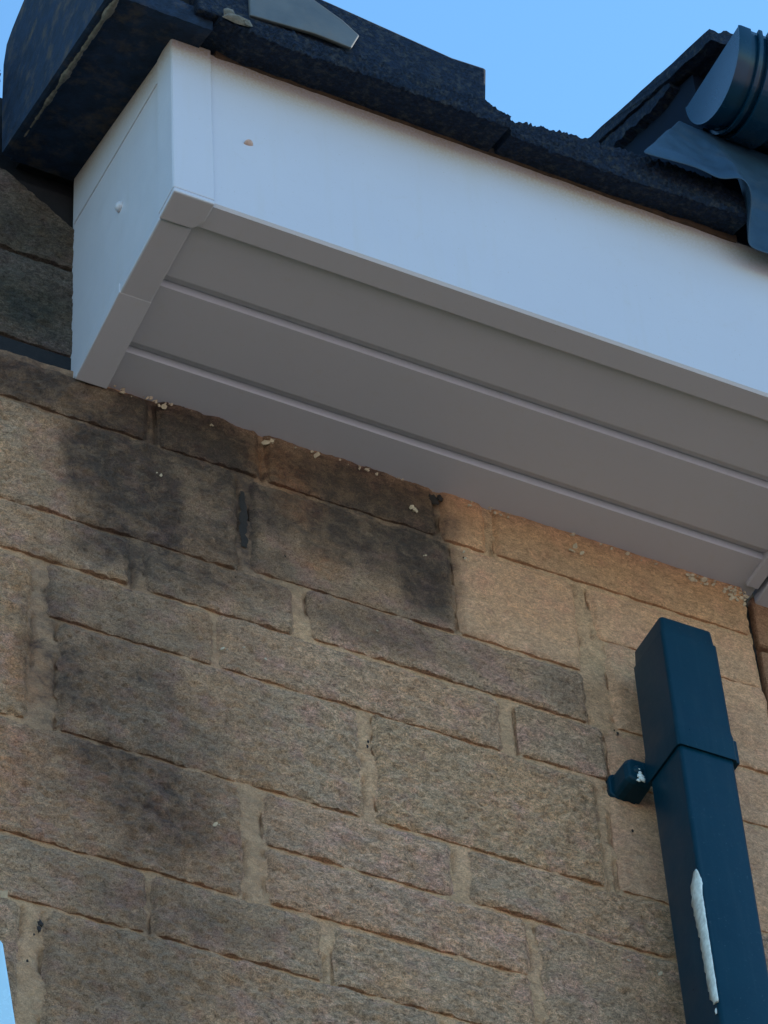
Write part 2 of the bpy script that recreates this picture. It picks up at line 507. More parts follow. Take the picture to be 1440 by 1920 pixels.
g = lambda k, r=1, b=1: (k * r, k, k * b)
LT = 0.0095   # visible bed thickness
STONES = [
    # top course under the soffit
    dict(a=(-.72, -.281, 4.624, 4.687), t=g(.80)), dict(a=(-.270, -.150, 4.622, 4.699), t=g(.80)), dict(a=(-.143, .064, 4.620, 4.699), t=g(.86, 1.05, .95), amp=.7),
    dict(a=(.070, .126, 4.618, 4.699), t=g(.92, 1.08, .92), amp=.5, mat='smooth'), dict(a=(.135, .462, 4.620, 4.699), t=g(.84, 1.04, .92), amp=.35, mat='smooth'),
    # tall course
    dict(a=(-.62, -.1785, 4.463, 4.616), t=g(1.0), amp=1.15), dict(a=(-.163, .078, 4.470, 4.611), t=g(.86), amp=.9), dict(a=(.081, .2315, 4.473, 4.610), t=g(.98, 1.01, .98), amp=.6, mat='smooth'),
    dict(a=(.252, .463, 4.534, 4.611), t=g(.98, 1.01, .98), amp=.5, mat='smooth', rag=(.003, 0)), dict(a=(.264, .467, 4.400, 4.530), t=g(.98), amp=.6, mat='smooth', rag=(.003, 0), proud=.003),
    # thin courses
    dict(a=(-.58, -.301, 4.390, 4.455), t=g(.98)), dict(a=(-.286, -.1165, 4.390, 4.456), t=g(.95)), dict(a=(-.099, .2315, 4.394, 4.463), t=g(.90, .99, 1.02), amp=.9),
    dict(a=(-.62, -.409, 4.156, 4.379), t=g(1.02, 1.03, .95), amp=1.2, rag=(0, .002)), dict(a=(-.392, -.2085, 4.310, 4.382), t=g(.94), rag=(.003, 0)), dict(a=(-.2055, .1215, 4.310, 4.383), t=g(1.0, 1.02, 1.0)),
    dict(a=(.1405, .2465, 4.314, 4.385), t=g(.96), amp=.7), dict(a=(.249, .468, 4.316, 4.390), t=g(.95), amp=.45, mat='smooth', proud=.002),
    # second tall course
    dict(a=(-.377, -.0475, 4.155, 4.302), t=g(1.02), amp=1.2, rag=(.004, 0)), dict(a=(-.0315, .2285, 4.157, 4.303), t=g(1.04, 1.01, .96), amp=1.15, rag=(.002, 0)), dict(a=(.243, .469, 4.159, 4.306), t=g(.94), amp=.5, mat='smooth', proud=.002),
    dict(a=(-.64, -.183, 4.003, 4.147), t=g(.97, 1.05, .97), amp=1.3, rag=(0, .002)), dict(a=(-.1595, .0475, 4.081, 4.147), t=g(1.05, 1.02, 1.03)), dict(a=(.066, .469, 4.082, 4.149), t=g(1.0)),
    dict(a=(-.158, .1265, 4.005, 4.072), t=g(1.02, 1.04, 1.02)), dict(a=(.139, .470, 3.925, 4.073), t=g(.98), amp=.8, rag=(.002, 0)),
    dict(a=(-.60, -.284, 3.924, 3.995), t=g(.92)), dict(a=(-.280, -.1025, 3.924, 3.995), t=g(.94)), dict(a=(-.0905, .126, 3.924, 3.996), t=g(1.0)),
    dict(a=(-.62, -.411, 3.77, 3.915), t=g(.90), amp=.8), dict(a=(-.387, .02, 3.77, 3.916), t=g(.93), amp=1.2), dict(a=(.034, .12, 3.848, 3.916), t=g(1.0)), dict(a=(.034, .30, 3.77, 3.839), t=g(1.0)),
    dict(a=(.134, .47, 3.848, 3.916), t=g(1.0)), dict(a=(.312, .47, 3.77, 3.839), t=g(1.0)),
]
for s in STONES:
    a = s['a']
    stone(a[0], a[1], a[2], a[3] + (.0035 if a[3] < 4.60 else .0015), s['t'], s.get('amp', 1.0), s.get('proud', .004), s.get('mat', 'stone'), s.get('rag', (0, 0)))
# mortar sheet
X0, X1, Z0, Z1 = -0.95, 0.464, 3.62, 4.700
st = 0.0030
nx = int((X1 - X0) / st)
nz_ = int((Z1 - Z0) / st)
mv, mf = [], []
for j in range(nz_ + 1):
    z = Z0 + (Z1 - Z0) * j / nz_
    for i in range(nx + 1):
        x = X0 + (X1 - X0) * i / nx
        y = 0.0010 + 0.0018 * fnoise(x * 38, 3.1, z * 38) + 0.0008 * fnoise(x * 160, 7.7, z * 160, 2)
        mv.append([x, y, z])
# open hairline gaps beside some stones
for q in STONES:
    a0, a1, b0, b1 = q['a']
    for side, xe in ((-1, a0), (1, a1)):
        for j in range(max(0, int((b0 - Z0) / st)), min(nz_, int((b1 - Z0) / st)) + 1):
            z = Z0 + (Z1 - Z0) * j / nz_
            k = fnoise(xe * 31, side * 4.0, z * 24, 2)
            if k > 0.0:
                ii = int(round((xe + side * .0012 - X0) / (X1 - X0) * nx))
                for di in (0, side):
                    if 0 <= ii + di <= nx:
                        mv[j * (nx + 1) + ii + di][1] += min(.0055, .022 * (k + .0)) * (1 if di == 0 else .35)
for j in range(nz_):
    for i in range(nx):
        a = j * (nx + 1) + i
        mf.append((a, a + 1, a + nx + 2, a + nx + 1))
mesh_ob('mortar', mv, mf, 'mortar', wall, True)

# stones just outside the frame, so the wall goes on
for (a0, a1, b0, b1) in [(-.94, -.73, 4.624, 4.687), (-.94, -.635, 4.463, 4.616), (-.94, -.592, 4.390, 4.455), (-.94, -.635, 4.156, 4.379), (-.94, -.655, 4.003, 4.147),
                         (-.94, -.612, 3.924, 3.995), (-.94, -.635, 3.77, 3.915), (-.94, -.50, 3.695, 3.760), (-.49, -.12, 3.695, 3.760), (-.108, .21, 3.695, 3.760), (.222, .47, 3.695, 3.760)]:
    stone(a0, a1, b0, b1, g(random.uniform(.9, 1.05)))
# two mossy stones beside the box, tints darkened to stand for shade on this side
def slope_clip(x):
    if x < -.45:
        return 5.032
    return 5.032 + (x + .45) / .074 * (4.972 - 5.032)
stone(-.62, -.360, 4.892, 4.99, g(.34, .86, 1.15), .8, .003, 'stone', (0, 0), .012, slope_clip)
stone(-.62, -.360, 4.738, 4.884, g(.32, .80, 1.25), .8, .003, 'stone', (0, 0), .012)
o = box_ob('mortar', (-.62, .018, 4.70), (-.362, .058, 5.03), 'mortar', wall)  # near-black backing standing for shade behind the mossy stones
o.data.materials.clear(); o.data.materials.append(MAT['gap_shade'])  # near-black backing, shade painted behind these stones
box_ob('shade_strip', (-.62, .010, 4.702), (-.362, .030, 4.735), 'ledge_shade', wall, .002)  # dark strip where there is only a shaded gap

# flakes of pale mortar along the soffit joint
def lump(v, f, c, r, sq=(1, 1, 1)):
    k = len(v)
    rows = [(-1, 1)] + [(-.5, 6), (.25, 6)] + [(1, 1)]
    rot0 = random.random() * 6
    idx = []
    for (h, n) in rows:
        ring = []
        for i in range(n):
            a = rot0 + i * math.tau / max(n, 1)
            rr = r * math.sqrt(max(0, 1 - h * h)) * random.uniform(.6, 1.35)
            v.append((c[0] + math.cos(a) * rr * sq[0], c[1] + h * r * .6 * sq[1], c[2] + math.sin(a) * rr * sq[2]))
            ring.append(len(v) - 1)
        idx.append(ring)
    for i in range(6):
        j = (i + 1) % 6
        f.append((idx[0][0], idx[1][i], idx[1][j]))
        f.append((idx[1][i], idx[2][i], idx[2][j], idx[1][j]))
        f.append((idx[2][i], idx[3][0], idx[2][j]))
def shard(v, f, c, r):
    n = random.choice((4, 5, 6))
    nrm = Vector((random.uniform(-.6, .6), -1, random.uniform(-.9, .5))).normalized()
    t = nrm.orthogonal().normalized()
    u = nrm.cross(t)
    a0 = random.random() * 6
    el_ = random.uniform(.45, .9)
    k = len(v)
    for off in (0.0, .0009):
        for i in range(n):
            a = a0 + i * math.tau / n
            rr_ = r * (.55 + .75 * ((math.sin(i * 12.9 + c[0] * 900) + 1) / 2))
            v.append(tuple(Vector(c) + t * math.cos(a) * rr_ + u * math.sin(a) * rr_ * el_ + nrm * off))
    f.append(tuple(range(k + n, k + 2 * n)))
    for i in range(n):
        j = (i + 1) % n
        f.append((k + i, k + j, k + n + j, k + n + i))
fv, ff = [], []
for (x, z, r) in [(-.145, 4.676, .0055), (-.137, 4.682, .004), (-.082, 4.684, .0045), (-.03, 4.684, .003), (-.009, 4.685, .004), (.032, 4.647, .006), (.036, 4.644, .005), (.106, 4.682, .0025), (.137, 4.683, .004), (.145, 4.682, .003),
                  (.237, 4.670, .004), (.232, 4.661, .0035), (.246, 4.663, .003), (-.274, 4.684, .003), (-.265, 4.682, .0035), (-.315, 4.683, .003), (-.208, 4.677, .0025), (-.269, 4.568, .003), (.044, 4.574, .0014), (.093, 4.600, .002), (.0935, 4.590, .002),
                  (-.202, 4.331, .0028), (-.178, 4.342, .0024), (-.154, 4.335, .003), (-.022, 4.429, .0018), (-.215, 4.082, .003), (.237, 4.057, .003), (.273, 4.051, .0028), (-.43, 3.918, .006)]:
    shard(fv, ff, (x, -.0062, z), r * .95)
    shard(fv, ff, (x + random.uniform(-.006, .006), -.0058, z + random.uniform(-.002, .003)), r * .5)
for k in range(60):
    x = random.choice((random.uniform(-.33, -.19), random.uniform(-.15, .06), random.uniform(.09, .46), random.uniform(.22, .46)))
    shard(fv, ff, (x, -.0052, 4.691 - abs(random.gauss(0, .003))), random.uniform(.0008, .0028))
for k in range(46):
    x = random.uniform(.385, .462)
    shard(fv, ff, (x, -.0045, 4.687 - random.uniform(0, .022) * (x - .36) / .09), random.uniform(.0014, .0044))
fo = mesh_ob('mortar_flakes', fv, ff, 'flake', wall)
fo['kind'] = 'stuff'
hv, hf = [], []  # near-black lumps painted to stand for shaded holes
for (x, z, r) in [(.061, 4.676, .0125), (.070, 4.681, .008), (.066, 4.673, .006), (-.046, 4.582, .0035), (-.125, 4.505, .0022), (.263, 4.388, .0035), (.259, 4.391, .0022), (.265, 4.246, .003), (-.392, 3.898, .006), (-.3935, 3.890, .005), (-.398, 3.882, .0022), (-.404, 3.848, .0026), (.239, 4.378, .0022), (.172, 4.045, .002),
                  (.171, 4.038, .0015), (-.040, 4.262, .003), (-.041, 4.255, .0035), (.0925, 4.595, .0035), (-.17, 4.36, .0015)]:
    lump(hv, hf, (x, -.0035, z), r * .62, (.8, .35, 1.3))
# open joint in the tall course, its shade painted as a dark ribbon
k = len(hv)
nj = 30
for i in range(nj + 1):
    z = 4.502 + .088 * i / nj
    wd = .0046 * (1 - abs(i / nj - .45) ** 2 * 1.6)
    cxn = -.1715 + .0015 * fnoise(z * 60, 2, 2)
    wa, wb = wd * (1 + .5 * fnoise(z * 110, 7, 1)), wd * (1 + .5 * fnoise(z * 110, 1, 8))
    hv += [(cxn - wa, -.0010, z), (cxn, -.0016, z), (cxn + wb, -.0010, z)]
for i in range(nj):
    for j in range(2):
        a = k + i * 3 + j
        hf.append((a, a + 1, a + 4, a + 3))
ho = mesh_ob('painted_hollows', hv, hf, 'hollow_shade', wall, True)
ho['kind'] = 'stuff'

# ------------------------------------------------------------------ white eaves box
ZS = 4.6955      # soffit face
ZB = 4.6885      # underside of the fascia lips
XL = -0.367
XR = 0.478
YF = -0.275
eb = thing('eaves_box', 'white plastic boxed eaves with grooved soffit projecting over the stained stone wall', 'eaves', (XL, YF, ZB))
PITCH = 0.335
def zroof(y):
    return 4.958 + PITCH * (y + .275)
# fascia board: L section, front plate and underside lip with soft corners
poly = [(-.330, YF, ZB + .003), (-.330, YF + .003, ZB), (-.330, -.2425, ZB), (-.330, -.2400, ZB + .002), (-.330, -.2400, ZS + .006), (-.330, -.262, ZS + .006), (-.330, -.262, 4.957), (-.330, YF, 4.957)]
prism_ob('fascia_board', poly, (XR - .002 + .330, 0, 0), 'pvc', eb)
# end panel with its lip, top follows the roof pitch
def end_plate(x0, x1, y0, y1, zb, zt_off):
    v, f = [], []
    prism(v, f, [(x0, y0, zb), (x0, y1, zb), (x0, y1, zroof(y1) + zt_off), (x0, y0, zroof(y0) + zt_off)], (x1 - x0, 0, 0))
    return v, f
v, f = end_plate(XL, XL + .010, -.236, .012, 4.706, 0.0)
o = mesh_ob('end_panel', v, f, 'pvc', eb)
v, f = [], []
prism(v, f, [(XL - .0012, -.236, 4.6885), (XL - .0012, .014, 4.6885), (XL - .0012, .014, 4.711), (XL - .0002, .004, 4.715), (XL - .0002, -.236, 4.715)], (.0365, 0, 0))
bevel(mesh_ob('end_board', v, f, 'pvc', eb), .0022)
# raised strip along the upper edge of the end panel
v, f = [], []
prism(v, f, [(XL - .0016, -.236, zroof(-.236) - .038), (XL - .0016, .008, zroof(.008) - .085), (XL - .0016, .008, zroof(.008)), (XL - .0016, -.236, zroof(-.236))], (.003, 0, 0))
bevel(mesh_ob('cover_strip', v, f, 'pvc', eb), .0008)
# corner trim: front plate, side plate and rounded underside plate
v, f = [], []
box(v, f, (XL - .003, YF - .003, ZB + .004), (-.3235, YF + .004, 4.9615))
box(v, f, (XL - .0035, YF - .0022, ZB + .0045), (XL + .004, -.2375, 4.967))
o = bevel(mesh_ob('corner_trim', v, f, 'pvc', eb), .0016)
poly = [(XL - .003, YF - .003, ZB - .003), (-.3235, YF - .003, ZB - .003), (-.3235, -.2520, ZB - .003), (-.3275, -.2440, ZB - .003), (-.3330, -.2385, ZB - .003), (XL - .003, -.2375, ZB - .003)]
v, f = [], []
prism(v, f, poly, (0, 0, .007))
bevel(mesh_ob('corner_cap', v, f, 'pvc', eb), .0018)
# soffit planks running along X, each with a groove and a bright bevel
edges = [-.2385, -.153, -.055, .020]
for k in range(3):
    a, b_ = edges[k], edges[k + 1]
    ya = a + (.0 if k == 0 else .0036)
    prof = [(ya, ZS), (b_ - .0120, ZS), (b_ - .0006, ZS + .0070), (b_ - .0006, ZS + .014), (a + .0006, ZS + .014)]
    if k > 0:
        prof.append((a + .0004, ZS + .0071))
    poly = [(-.3335, y, z) for (y, z) in prof]
    prism_ob('soffit_plank', poly, (XR - .004 + .3335, 0, 0), 'pvc', eb)
# blunt foot of the end trim lapping the wall
v, f = [], []
prism(v, f, [(XL - .0018, -.130, 4.6883), (XL - .0018, -.0062, 4.6800), (XL - .0018, -.0062, 4.7040), (XL - .0018, -.130, 4.7040)], (.0371, 0, 0))
bevel(mesh_ob('trim_foot', v, f, 'pvc', eb), .0012)
# right-hand end trim of the box, in shade
box_ob('end_board', (.4585, -.262, ZB + .001), (.474, -.012, 4.735), 'pvc', eb, .0015)
# inside of the box closed by its top board
box_ob('top_board', (XL + .011, -.2615, 4.93), (XR - .004, .0, 4.94), 'shadow_felt', eb)
# nail caps
def dome(v, f, c, r, h, axis, n=14):
    rings = 4
    k = len(v)
    ax = Vector(axis).normalized()
    t = ax.orthogonal().normalized()
    s = ax.cross(t)
    for j in range(rings):
        a = j / rings * math.pi / 2
        for i in range(n):
            th = i * math.tau / n
            p = Vector(c) + (t * math.cos(th) + s * math.sin(th)) * r * math.cos(a) + ax * h * math.sin(a)
            v.append(tuple(p))
    v.append(tuple(Vector(c) + ax * h))
    for j in range(rings - 1):
        for i in range(n):
            q = (i + 1) % n
            f.append((k + j * n + i, k + j * n + q, k + (j + 1) * n + q, k + (j + 1) * n + i))
    for i in range(n):
        f.append((k + (rings - 1) * n + i, k + (rings - 1) * n + (i + 1) % n, k + rings * n))
for (c, ax, lab, mt) in [((-.281, -.2746, 4.816), (.2, -.55, -.8), 'half-popped brown nail cap', 'nail_brown'), ((XL - .0002, -.128, 4.838), (-1, 0, -.1), 'white domed nail cap', 'pvc')]:
    v, f = [], []
    dome(v, f, c, (.0068 if mt == 'pvc' else .0058), (.006 if mt == 'pvc' else .0022), ax)
    o = mesh_ob('nail_cap', v, f, mt, eb, True)
    o['label'] = lab

# ------------------------------------------------------------------ tiled roof over the box
roof = thing('tiled_roof', 'dark weathered concrete tile roof overhanging the white fascia', 'roof', (-.44, -.32, 4.95))
def rough_slab(name, x0, x1, y0, y1, zb0, thick, mat, parent, pitch=PITCH, rag=.0026, d=.0026, nose=None, depth_sub=None, back_lift=0.0):
    """roof tile: rough front nose and underside, following the pitch back from y0 to y1"""
    nx = max(4, int((x1 - x0) / d))
    ny = depth_sub or max(3, int((y1 - y0) / .02))
    nt_ = max(3, int(thick / d))
    sd_ = random.random() * 50
    V, F = [], []
    prof = []           # closed profile in (s along slope, t thickness)
    for i in range(ny + 1):
        prof.append((1 - i / ny, 0.0))
    for i in range(1, nt_ + 1):
        prof.append((0.0, i / nt_))
    for i in range(1, ny + 1):
        prof.append((i / ny, 1.0))
    m = len(prof)
    for i in range(nx + 1):
        u = i / nx
        x = x0 + (x1 - x0) * u
        nb, ntp = nose(x) if nose else (zb0, zb0 + thick)
        for (s, t) in prof:
            y = y0 + (y1 - y0) * s
            z = nb + (ntp - nb) * t + pitch * (y - y0)
            fr = max(0.0, 1 - s * (y1 - y0) / .02)
            n1 = fnoise(x * 40, y * 40 + sd_, z * 40)
            n2 = fnoise(x * 150, y * 150 + sd_, z * 150, 2)
            n3 = fnoise(x * 420, y * 420 + sd_, z * 420, 2)
            y += -fr * rag * (.45 * n1 + .9 * n2 + .8 * n3) + fr * .002 * (abs(t - .5) * 2) ** 6
            z += rag * fr * (1.0 * n2 + .3 * n3) * (1 if t > .5 else .5) + rag * .35 * n1
            V.append((x + (rag * n2 if i in (0, nx) else 0), y, z))
    for i in range(nx):
        for j in range(m):
            q = (j + 1) % m
            F.append((i * m + j, i * m + q, (i + 1) * m + q, (i + 1) * m + j))
    F.append(tuple(range(m)))
    F.append(tuple(nx * m + j for j in range(m))[::-1])
    return mesh_ob(name, V, F, mat, parent, False)

def lerp_tab(tab):
    def fn(x):
        if x <= tab[0][0]:
            return tab[0][1], tab[0][2]
        for a, b in zip(tab, tab[1:]):
            if x <= b[0]:
                t = (x - a[0]) / (b[0] - a[0])
                return a[1] + (b[1] - a[1]) * t, a[2] + (b[2] - a[2]) * t
        return tab[-1][1], tab[-1][2]
    return fn
# two eaves tiles with rough noses
rough_slab('roof_tile', -.335, .0150, -.331, .60, 4.940, .035, 'tile', roof, nose=lerp_tab([(-.335, 4.946, 4.952), (-.315, 4.944, 4.955), (-.30, 4.939, 4.952), (-.285, 4.938, 4.9655), (-.15, 4.940, 4.973), (-.03, 4.939, 4.979), (.015, 4.938, 4.962)]))
rough_slab('roof_tile', .0225, .330, -.317, .60, 4.945, .05, 'tile', roof, nose=lerp_tab([(.022, 4.944, 4.974), (.06, 4.944, 4.983), (.115, 4.944, 4.990), (.17, 4.944, 4.999), (.24, 4.947, 5.004), (.29, 4.950, 5.002), (.315, 4.950, 4.996), (.33, 4.950, 4.990)]))
# raised second layer: dark flat piece with a squared right end
def flat_piece(name, poly, vec, mat, parent, bev):
    v, f = [], []
    prism(v, f, poly, vec)
    return bevel(mesh_ob(name, v, f, mat, parent), bev)
o = flat_piece('roof_tile', [(-.36, -.327, 4.955), (-.040, -.327, 4.965), (-.012, -.331, 4.974), (-.008, -.333, 5.033), (-.05, -.330, 5.035), (-.20, -.325, 5.064), (-.36, -.322, 5.085)], (.004, .18, .055), 'tile', roof, .0035)
o['label'] = 'flat dark roof piece raised above the eaves tiles'
# verge tile on the left: underside slab, nose layers and tall outer face
rough_slab('roof_tile', -.4450, -.338, -.315, .012, 4.945, .032, 'tile_under', roof, nose=lerp_tab([(-.45, 4.9445, 4.978), (-.33, 4.9445, 4.980)]), rag=.0010)
rough_slab('roof_tile', -.438, -.291, -.312, .012, 5.012, .04, 'tile', roof, nose=lerp_tab([(-.44, 5.008, 5.06), (-.291, 5.012, 5.06)]), rag=.002)
box_ob('tile_bed', (-.434, -.302, 4.978), (-.305, -.262, 5.016), 'shadow_felt', roof)
# tall outer verge face, rounded back end, slightly bulging
out = [(-.335, 4.936), (-.25, 4.9642), (-.15, 4.9977), (-.05, 5.0312), (.006, 5.050), (.013, 5.15), (.014, 5.235), (.006, 5.266), (-.012, 5.276), (-.028, 5.281), (-.056, 5.288), (-.10, 5.315), (-.18, 5.335), (-.30, 5.30), (-.335, 5.27)]
V, F = [], []
n = len(out)
for (dx, sc) in ((0.0, 1.0), (-.004, 1.0), (-.012, 1.0), (-.016, .99)):
    for (y, z) in out:
        cy, cz = -.16, 5.12
        V.append((-.4425 + dx, cy + (y - cy) * sc, cz + (z - cz) * sc))
for k in range(3):
    for i in range(n):
        j = (i + 1) % n
        F.append((k * n + i, k * n + j, (k + 1) * n + j, (k + 1) * n + i))
F.append(tuple(range(n))[::-1])
F.append(tuple(3 * n + i for i in range(n)))
o = mesh_ob('verge_tile', V, F, 'tile_under', roof)
# worn pale bead of mortar along the lower edge
V, F = [], []
nb = 120
for i in range(nb + 1):
    y = -.335 + .335 * i / nb
    z = 4.9435 + PITCH * (y + .315)
    r = (.0034 + .0022 * fnoise(y * 40, 3, 3) + .0012 * fnoise(y * 150, 3, 3, 2)) * (1 - .75 * sst((i / nb - .55) / .45))
    for k in range(6):
        a = k * math.tau / 6
        V.append((-.4475 + r * 1.1 * math.cos(a), y, z + r * math.sin(a)))
for i in range(nb):
    for k in range(6):
        q = (k + 1) % 6
        F.append((i * 6 + k, i * 6 + q, i * 6 + 6 + q, i * 6 + 6 + k))
mesh_ob('mortar_bead', V, F, 'worn', roof, True)
# the next verge piece further left, only its dark edge shows
rough_slab('verge_tile', -.62, -.4625, .012, .30, 5.04, .185, 'tile_under', roof, pitch=.1, rag=.002, nose=lerp_tab([(-.62, 5.05, 5.30), (-.475, 5.05, 5.238), (-.4625, 5.05, 5.222)]))
# mortar blob in the verge recess
v, f = [], []
random.seed(3)
lump(v, f, (-.318, -.334, 4.949), .010, (1.4, .8, .7))
lump(v, f, (-.327, -.333, 4.957), .007)
lump(v, f, (-.306, -.334, 4.947), .006)
mesh_ob('mortar_blob', v, f, 'flake', roof, False).data.materials[0] = MAT['worn']
# brown batten edge on top of the fascia
V, F = [], []
nb = 160
for i in range(nb + 1):
    x = -.318 + (.335 + .318) * i / nb
    zz = 4.9555 + .0016 * fnoise(x * 30, 1, 1)
    yy = -.2785 + .0012 * fnoise(x * 50, 4, 2)
    V += [(x, yy, zz), (x, yy, zz + .011), (x, -.22, zz + .02), (x, -.22, zz)]
for i in range(nb):
    for j in range(4):
        q = (j + 1) % 4
        F.append((i * 4 + j, i * 4 + q, i * 4 + 4 + q, i * 4 + 4 + j))
F.append((0, 1, 2, 3)); F.append(tuple(nb * 4 + j for j in range(4))[::-1])
mesh_ob('batten', V, F, 'batten', roof)
# roof slope going up behind
v, f = [], []
prism(v, f, [(-.43, -.20, zroof(-.20) + .012), (-.43, 6.0, zroof(6.0) + .012), (-.43, 6.0, zroof(6.0) + .03), (-.43, -.20, zroof(-.20) + .03)], (.90, 0, 0))
mesh_ob('roof_deck', v, f, 'shadow_felt', roof)
box_ob('shade_backing', (-.62, .035, 4.96), (-.33, .06, 5.20), 'shadow_felt', roof)  # dark backing added so the empty gap under the verge looks shaded

# grey lead tongue lying on the raised piece
flat_piece('lead_tongue', [(-.30, -.331, 4.972), (-.225, -.337, 4.972), (-.1815, -.338, 4.968), (-.1705, -.338, 4.998), (-.190, -.337, 5.018), (-.24, -.333, 5.055), (-.30, -.330, 5.070)], (.0, .005, .001), 'grey', None, .0015)
o = bpy.data.objects['lead_tongue']
tag(o, 'smooth grey lead tongue lapped over the raised dark tile', 'flashing')

# ------------------------------------------------------------------ neighbouring roof, gutter and flashing on the right
nr = thing('neighbouring_house', 'edge of the neighbouring house with a higher dark tiled roof at the right', 'house', (.478, .0, 0))
nw = ne = nr
P2 = .476
def nz2(y):
    return 5.269 + P2 * (y + .349)
# verge tile slab with wavy front nose
V, F = [], []
nxs = 90
xs = [.300 + 1.2 * (i / nxs) ** 1.6 for i in range(nxs + 1)]
ys = [-.349 + i * .012 for i in range(0, 60)]
m = 2 * len(ys)
for i, x in enumerate(xs):
    wav = lerp_tab([(.30, 0, 0), (.306, .001, 0), (.313, -.003, 0), (.322, .010, 0), (.328, .012, 0), (.333, .004, 0), (.339, .017, 0), (.352, .020, 0), (.362, .006, 0), (.40, .012, 0), (.46, -.004, 0), (.55, .012, 0), (.7, 0, 0)])(x)[0]
    for k, y in enumerate(ys):
        V.append((x + (.0022 * fnoise(y * 60, 1, 5) if i == 0 else 0), y, nz2(y) - .026 + .002 * fnoise(x * 50, y * 50, 0) + wav * .3))
    for k, y in enumerate(reversed(ys)):
        V.append((x + (.0022 * fnoise(y * 60, 1, 9) if i == 0 else 0), y, nz2(y) - .004 + wav + .0016 * fnoise(x * 80, y * 80, 3)))
for i in range(nxs):
    for j in range(m):
        q = (j + 1) % m
        F.append((i * m + j, (i + 1) * m + j, (i + 1) * m + q, i * m + q))
F.append(tuple(range(m))); F.append(tuple(nxs * m + j for j in range(m))[::-1])
o = mesh_ob('roof_tile', V, F, 'tile', nr)
# ragged mortar bed under the verge
V, F = [], []
nb = 130
for i in range(nb + 1):
    y = -.245 + .62 * i / nb
    zt = nz2(y) - .0275
    dz = .020 + .004 * fnoise(y * 45, 2, 2) + .002 * fnoise(y * 160, 2, 7, 2)
    if i < 8:
        dz *= .35 + .65 * i / 8
    V += [(.3035 + .002 * fnoise(y * 70, 5, 1), y, zt), (.3045 + .003 * fnoise(y * 90, 8, 1), y, zt - dz), (.33, y, zt - dz - .003), (.33, y, zt)]
for i in range(nb):
    for j in range(4):
        q = (j + 1) % 4
        F.append((i * 4 + j, i * 4 + q, i * 4 + 4 + q, i * 4 + 4 + j))
F.append((0, 1, 2, 3)); F.append(tuple(nb * 4 + j for j in range(4))[::-1])
mesh_ob('mortar_verge', V, F, 'tile', nr)
# cheek board below the verge and fascia behind the gutter, near-black as painted shade
v, f = [], []
prism(v, f, [(.318, -.276, 4.995), (.318, .50, 4.995), (.318, .50, nz2(.50) - .03), (.318, -.276, nz2(-.276) - .028)], (.014, 0, 0))
mesh_ob('cheek_board', v, f, 'board_shade', nr)
box_ob('fascia_board', (.3325, -.272, 4.99), (1.5, -.255, 5.275), 'board_shade', nr)
v, f = [], []
prism(v, f, [(.335, -.25, 5.27), (.335, 6.0, nz2(6.0) - .05), (.335, 6.0, nz2(6.0) - .03), (.335, -.25, 5.285)], (1.2, 0, 0))
mesh_ob('roof_deck', v, f, 'shadow_felt', nr)

# gutter
gt = thing('gutter', 'dark blue half-round gutter with smooth stop end at the upper right', 'gutter', (.30, -.34, 5.2))
GC, GA, GB = -.3395, .0635, .080
GZ = 5.2
def gpt(x, th, ra=0.0):
    return (x, GC + (GA + ra) * math.cos(th), GZ - (GB + ra) * math.sin(th))
n = 40
V, F = [], []
for x in (.3055, 1.5):
    for i in range(n + 1):
        V.append(gpt(x, math.pi * i / n))
    for i in range(n + 1):
        V.append(gpt(x, math.pi * (1 - i / n), -.003))
m = 2 * (n + 1)
for j in range(m):
    q = (j + 1) % m
    F.append((j, q, m + q, m + j))
mesh_ob('trough', V, F, 'gutter', gt, True)
# stop end: disc with small rim
V, F = [], []
for (x, ra) in ((.3005, -.0015), (.2995, 0.0015), (.3025, .0025), (.316, .0025), (.316, .0)):
    for i in range(n + 1):
        V.append(gpt(x, math.pi * i / n, ra))
w1 = n + 1
for k in range(4):
    for i in range(n):
        F.append((k * w1 + i, (k + 1) * w1 + i, (k + 1) * w1 + i + 1, k * w1 + i + 1))
V.append((.3005, GC, GZ)); c0 = len(V) - 1
for i in range(n):
    F.append((c0, i, i + 1))
o = mesh_ob('stop_end', V, F, 'gutter', gt, True)
e = o.modifiers.new('split', 'EDGE_SPLIT'); e.split_angle = math.radians(40)
# union clips near the end
for (xa, xb, ra) in ((.3245, .3300, .006), (.3365, .372, .0085)):
    V, F = [], []
    for x in (xa, xb):
        for i in range(n + 1):
            V.append(gpt(x, -.20 + (math.pi + .2) * i / n, ra))
        for i in range(n + 1):
            V.append(gpt(x, math.pi - (math.pi + .2) * i / n, .0005))
    m = 2 * (n + 1)
    for j in range(m):
        q = (j + 1) % m
        F.append((j, q, m + q, m + j))
    F.append(tuple(range(m))[::-1]); F.append(tuple(range(m, 2 * m)))
    bevel(mesh_ob('union_clip', V, F, 'gutter', gt), .001)
# screw lug under the gutter
v, f = [], []
dome(v, f, (.345, -.285, 5.155), .006, .004, (-.3, -.8, -.6))
mesh_ob('screw_head', v, f, 'gutter', gt, True)

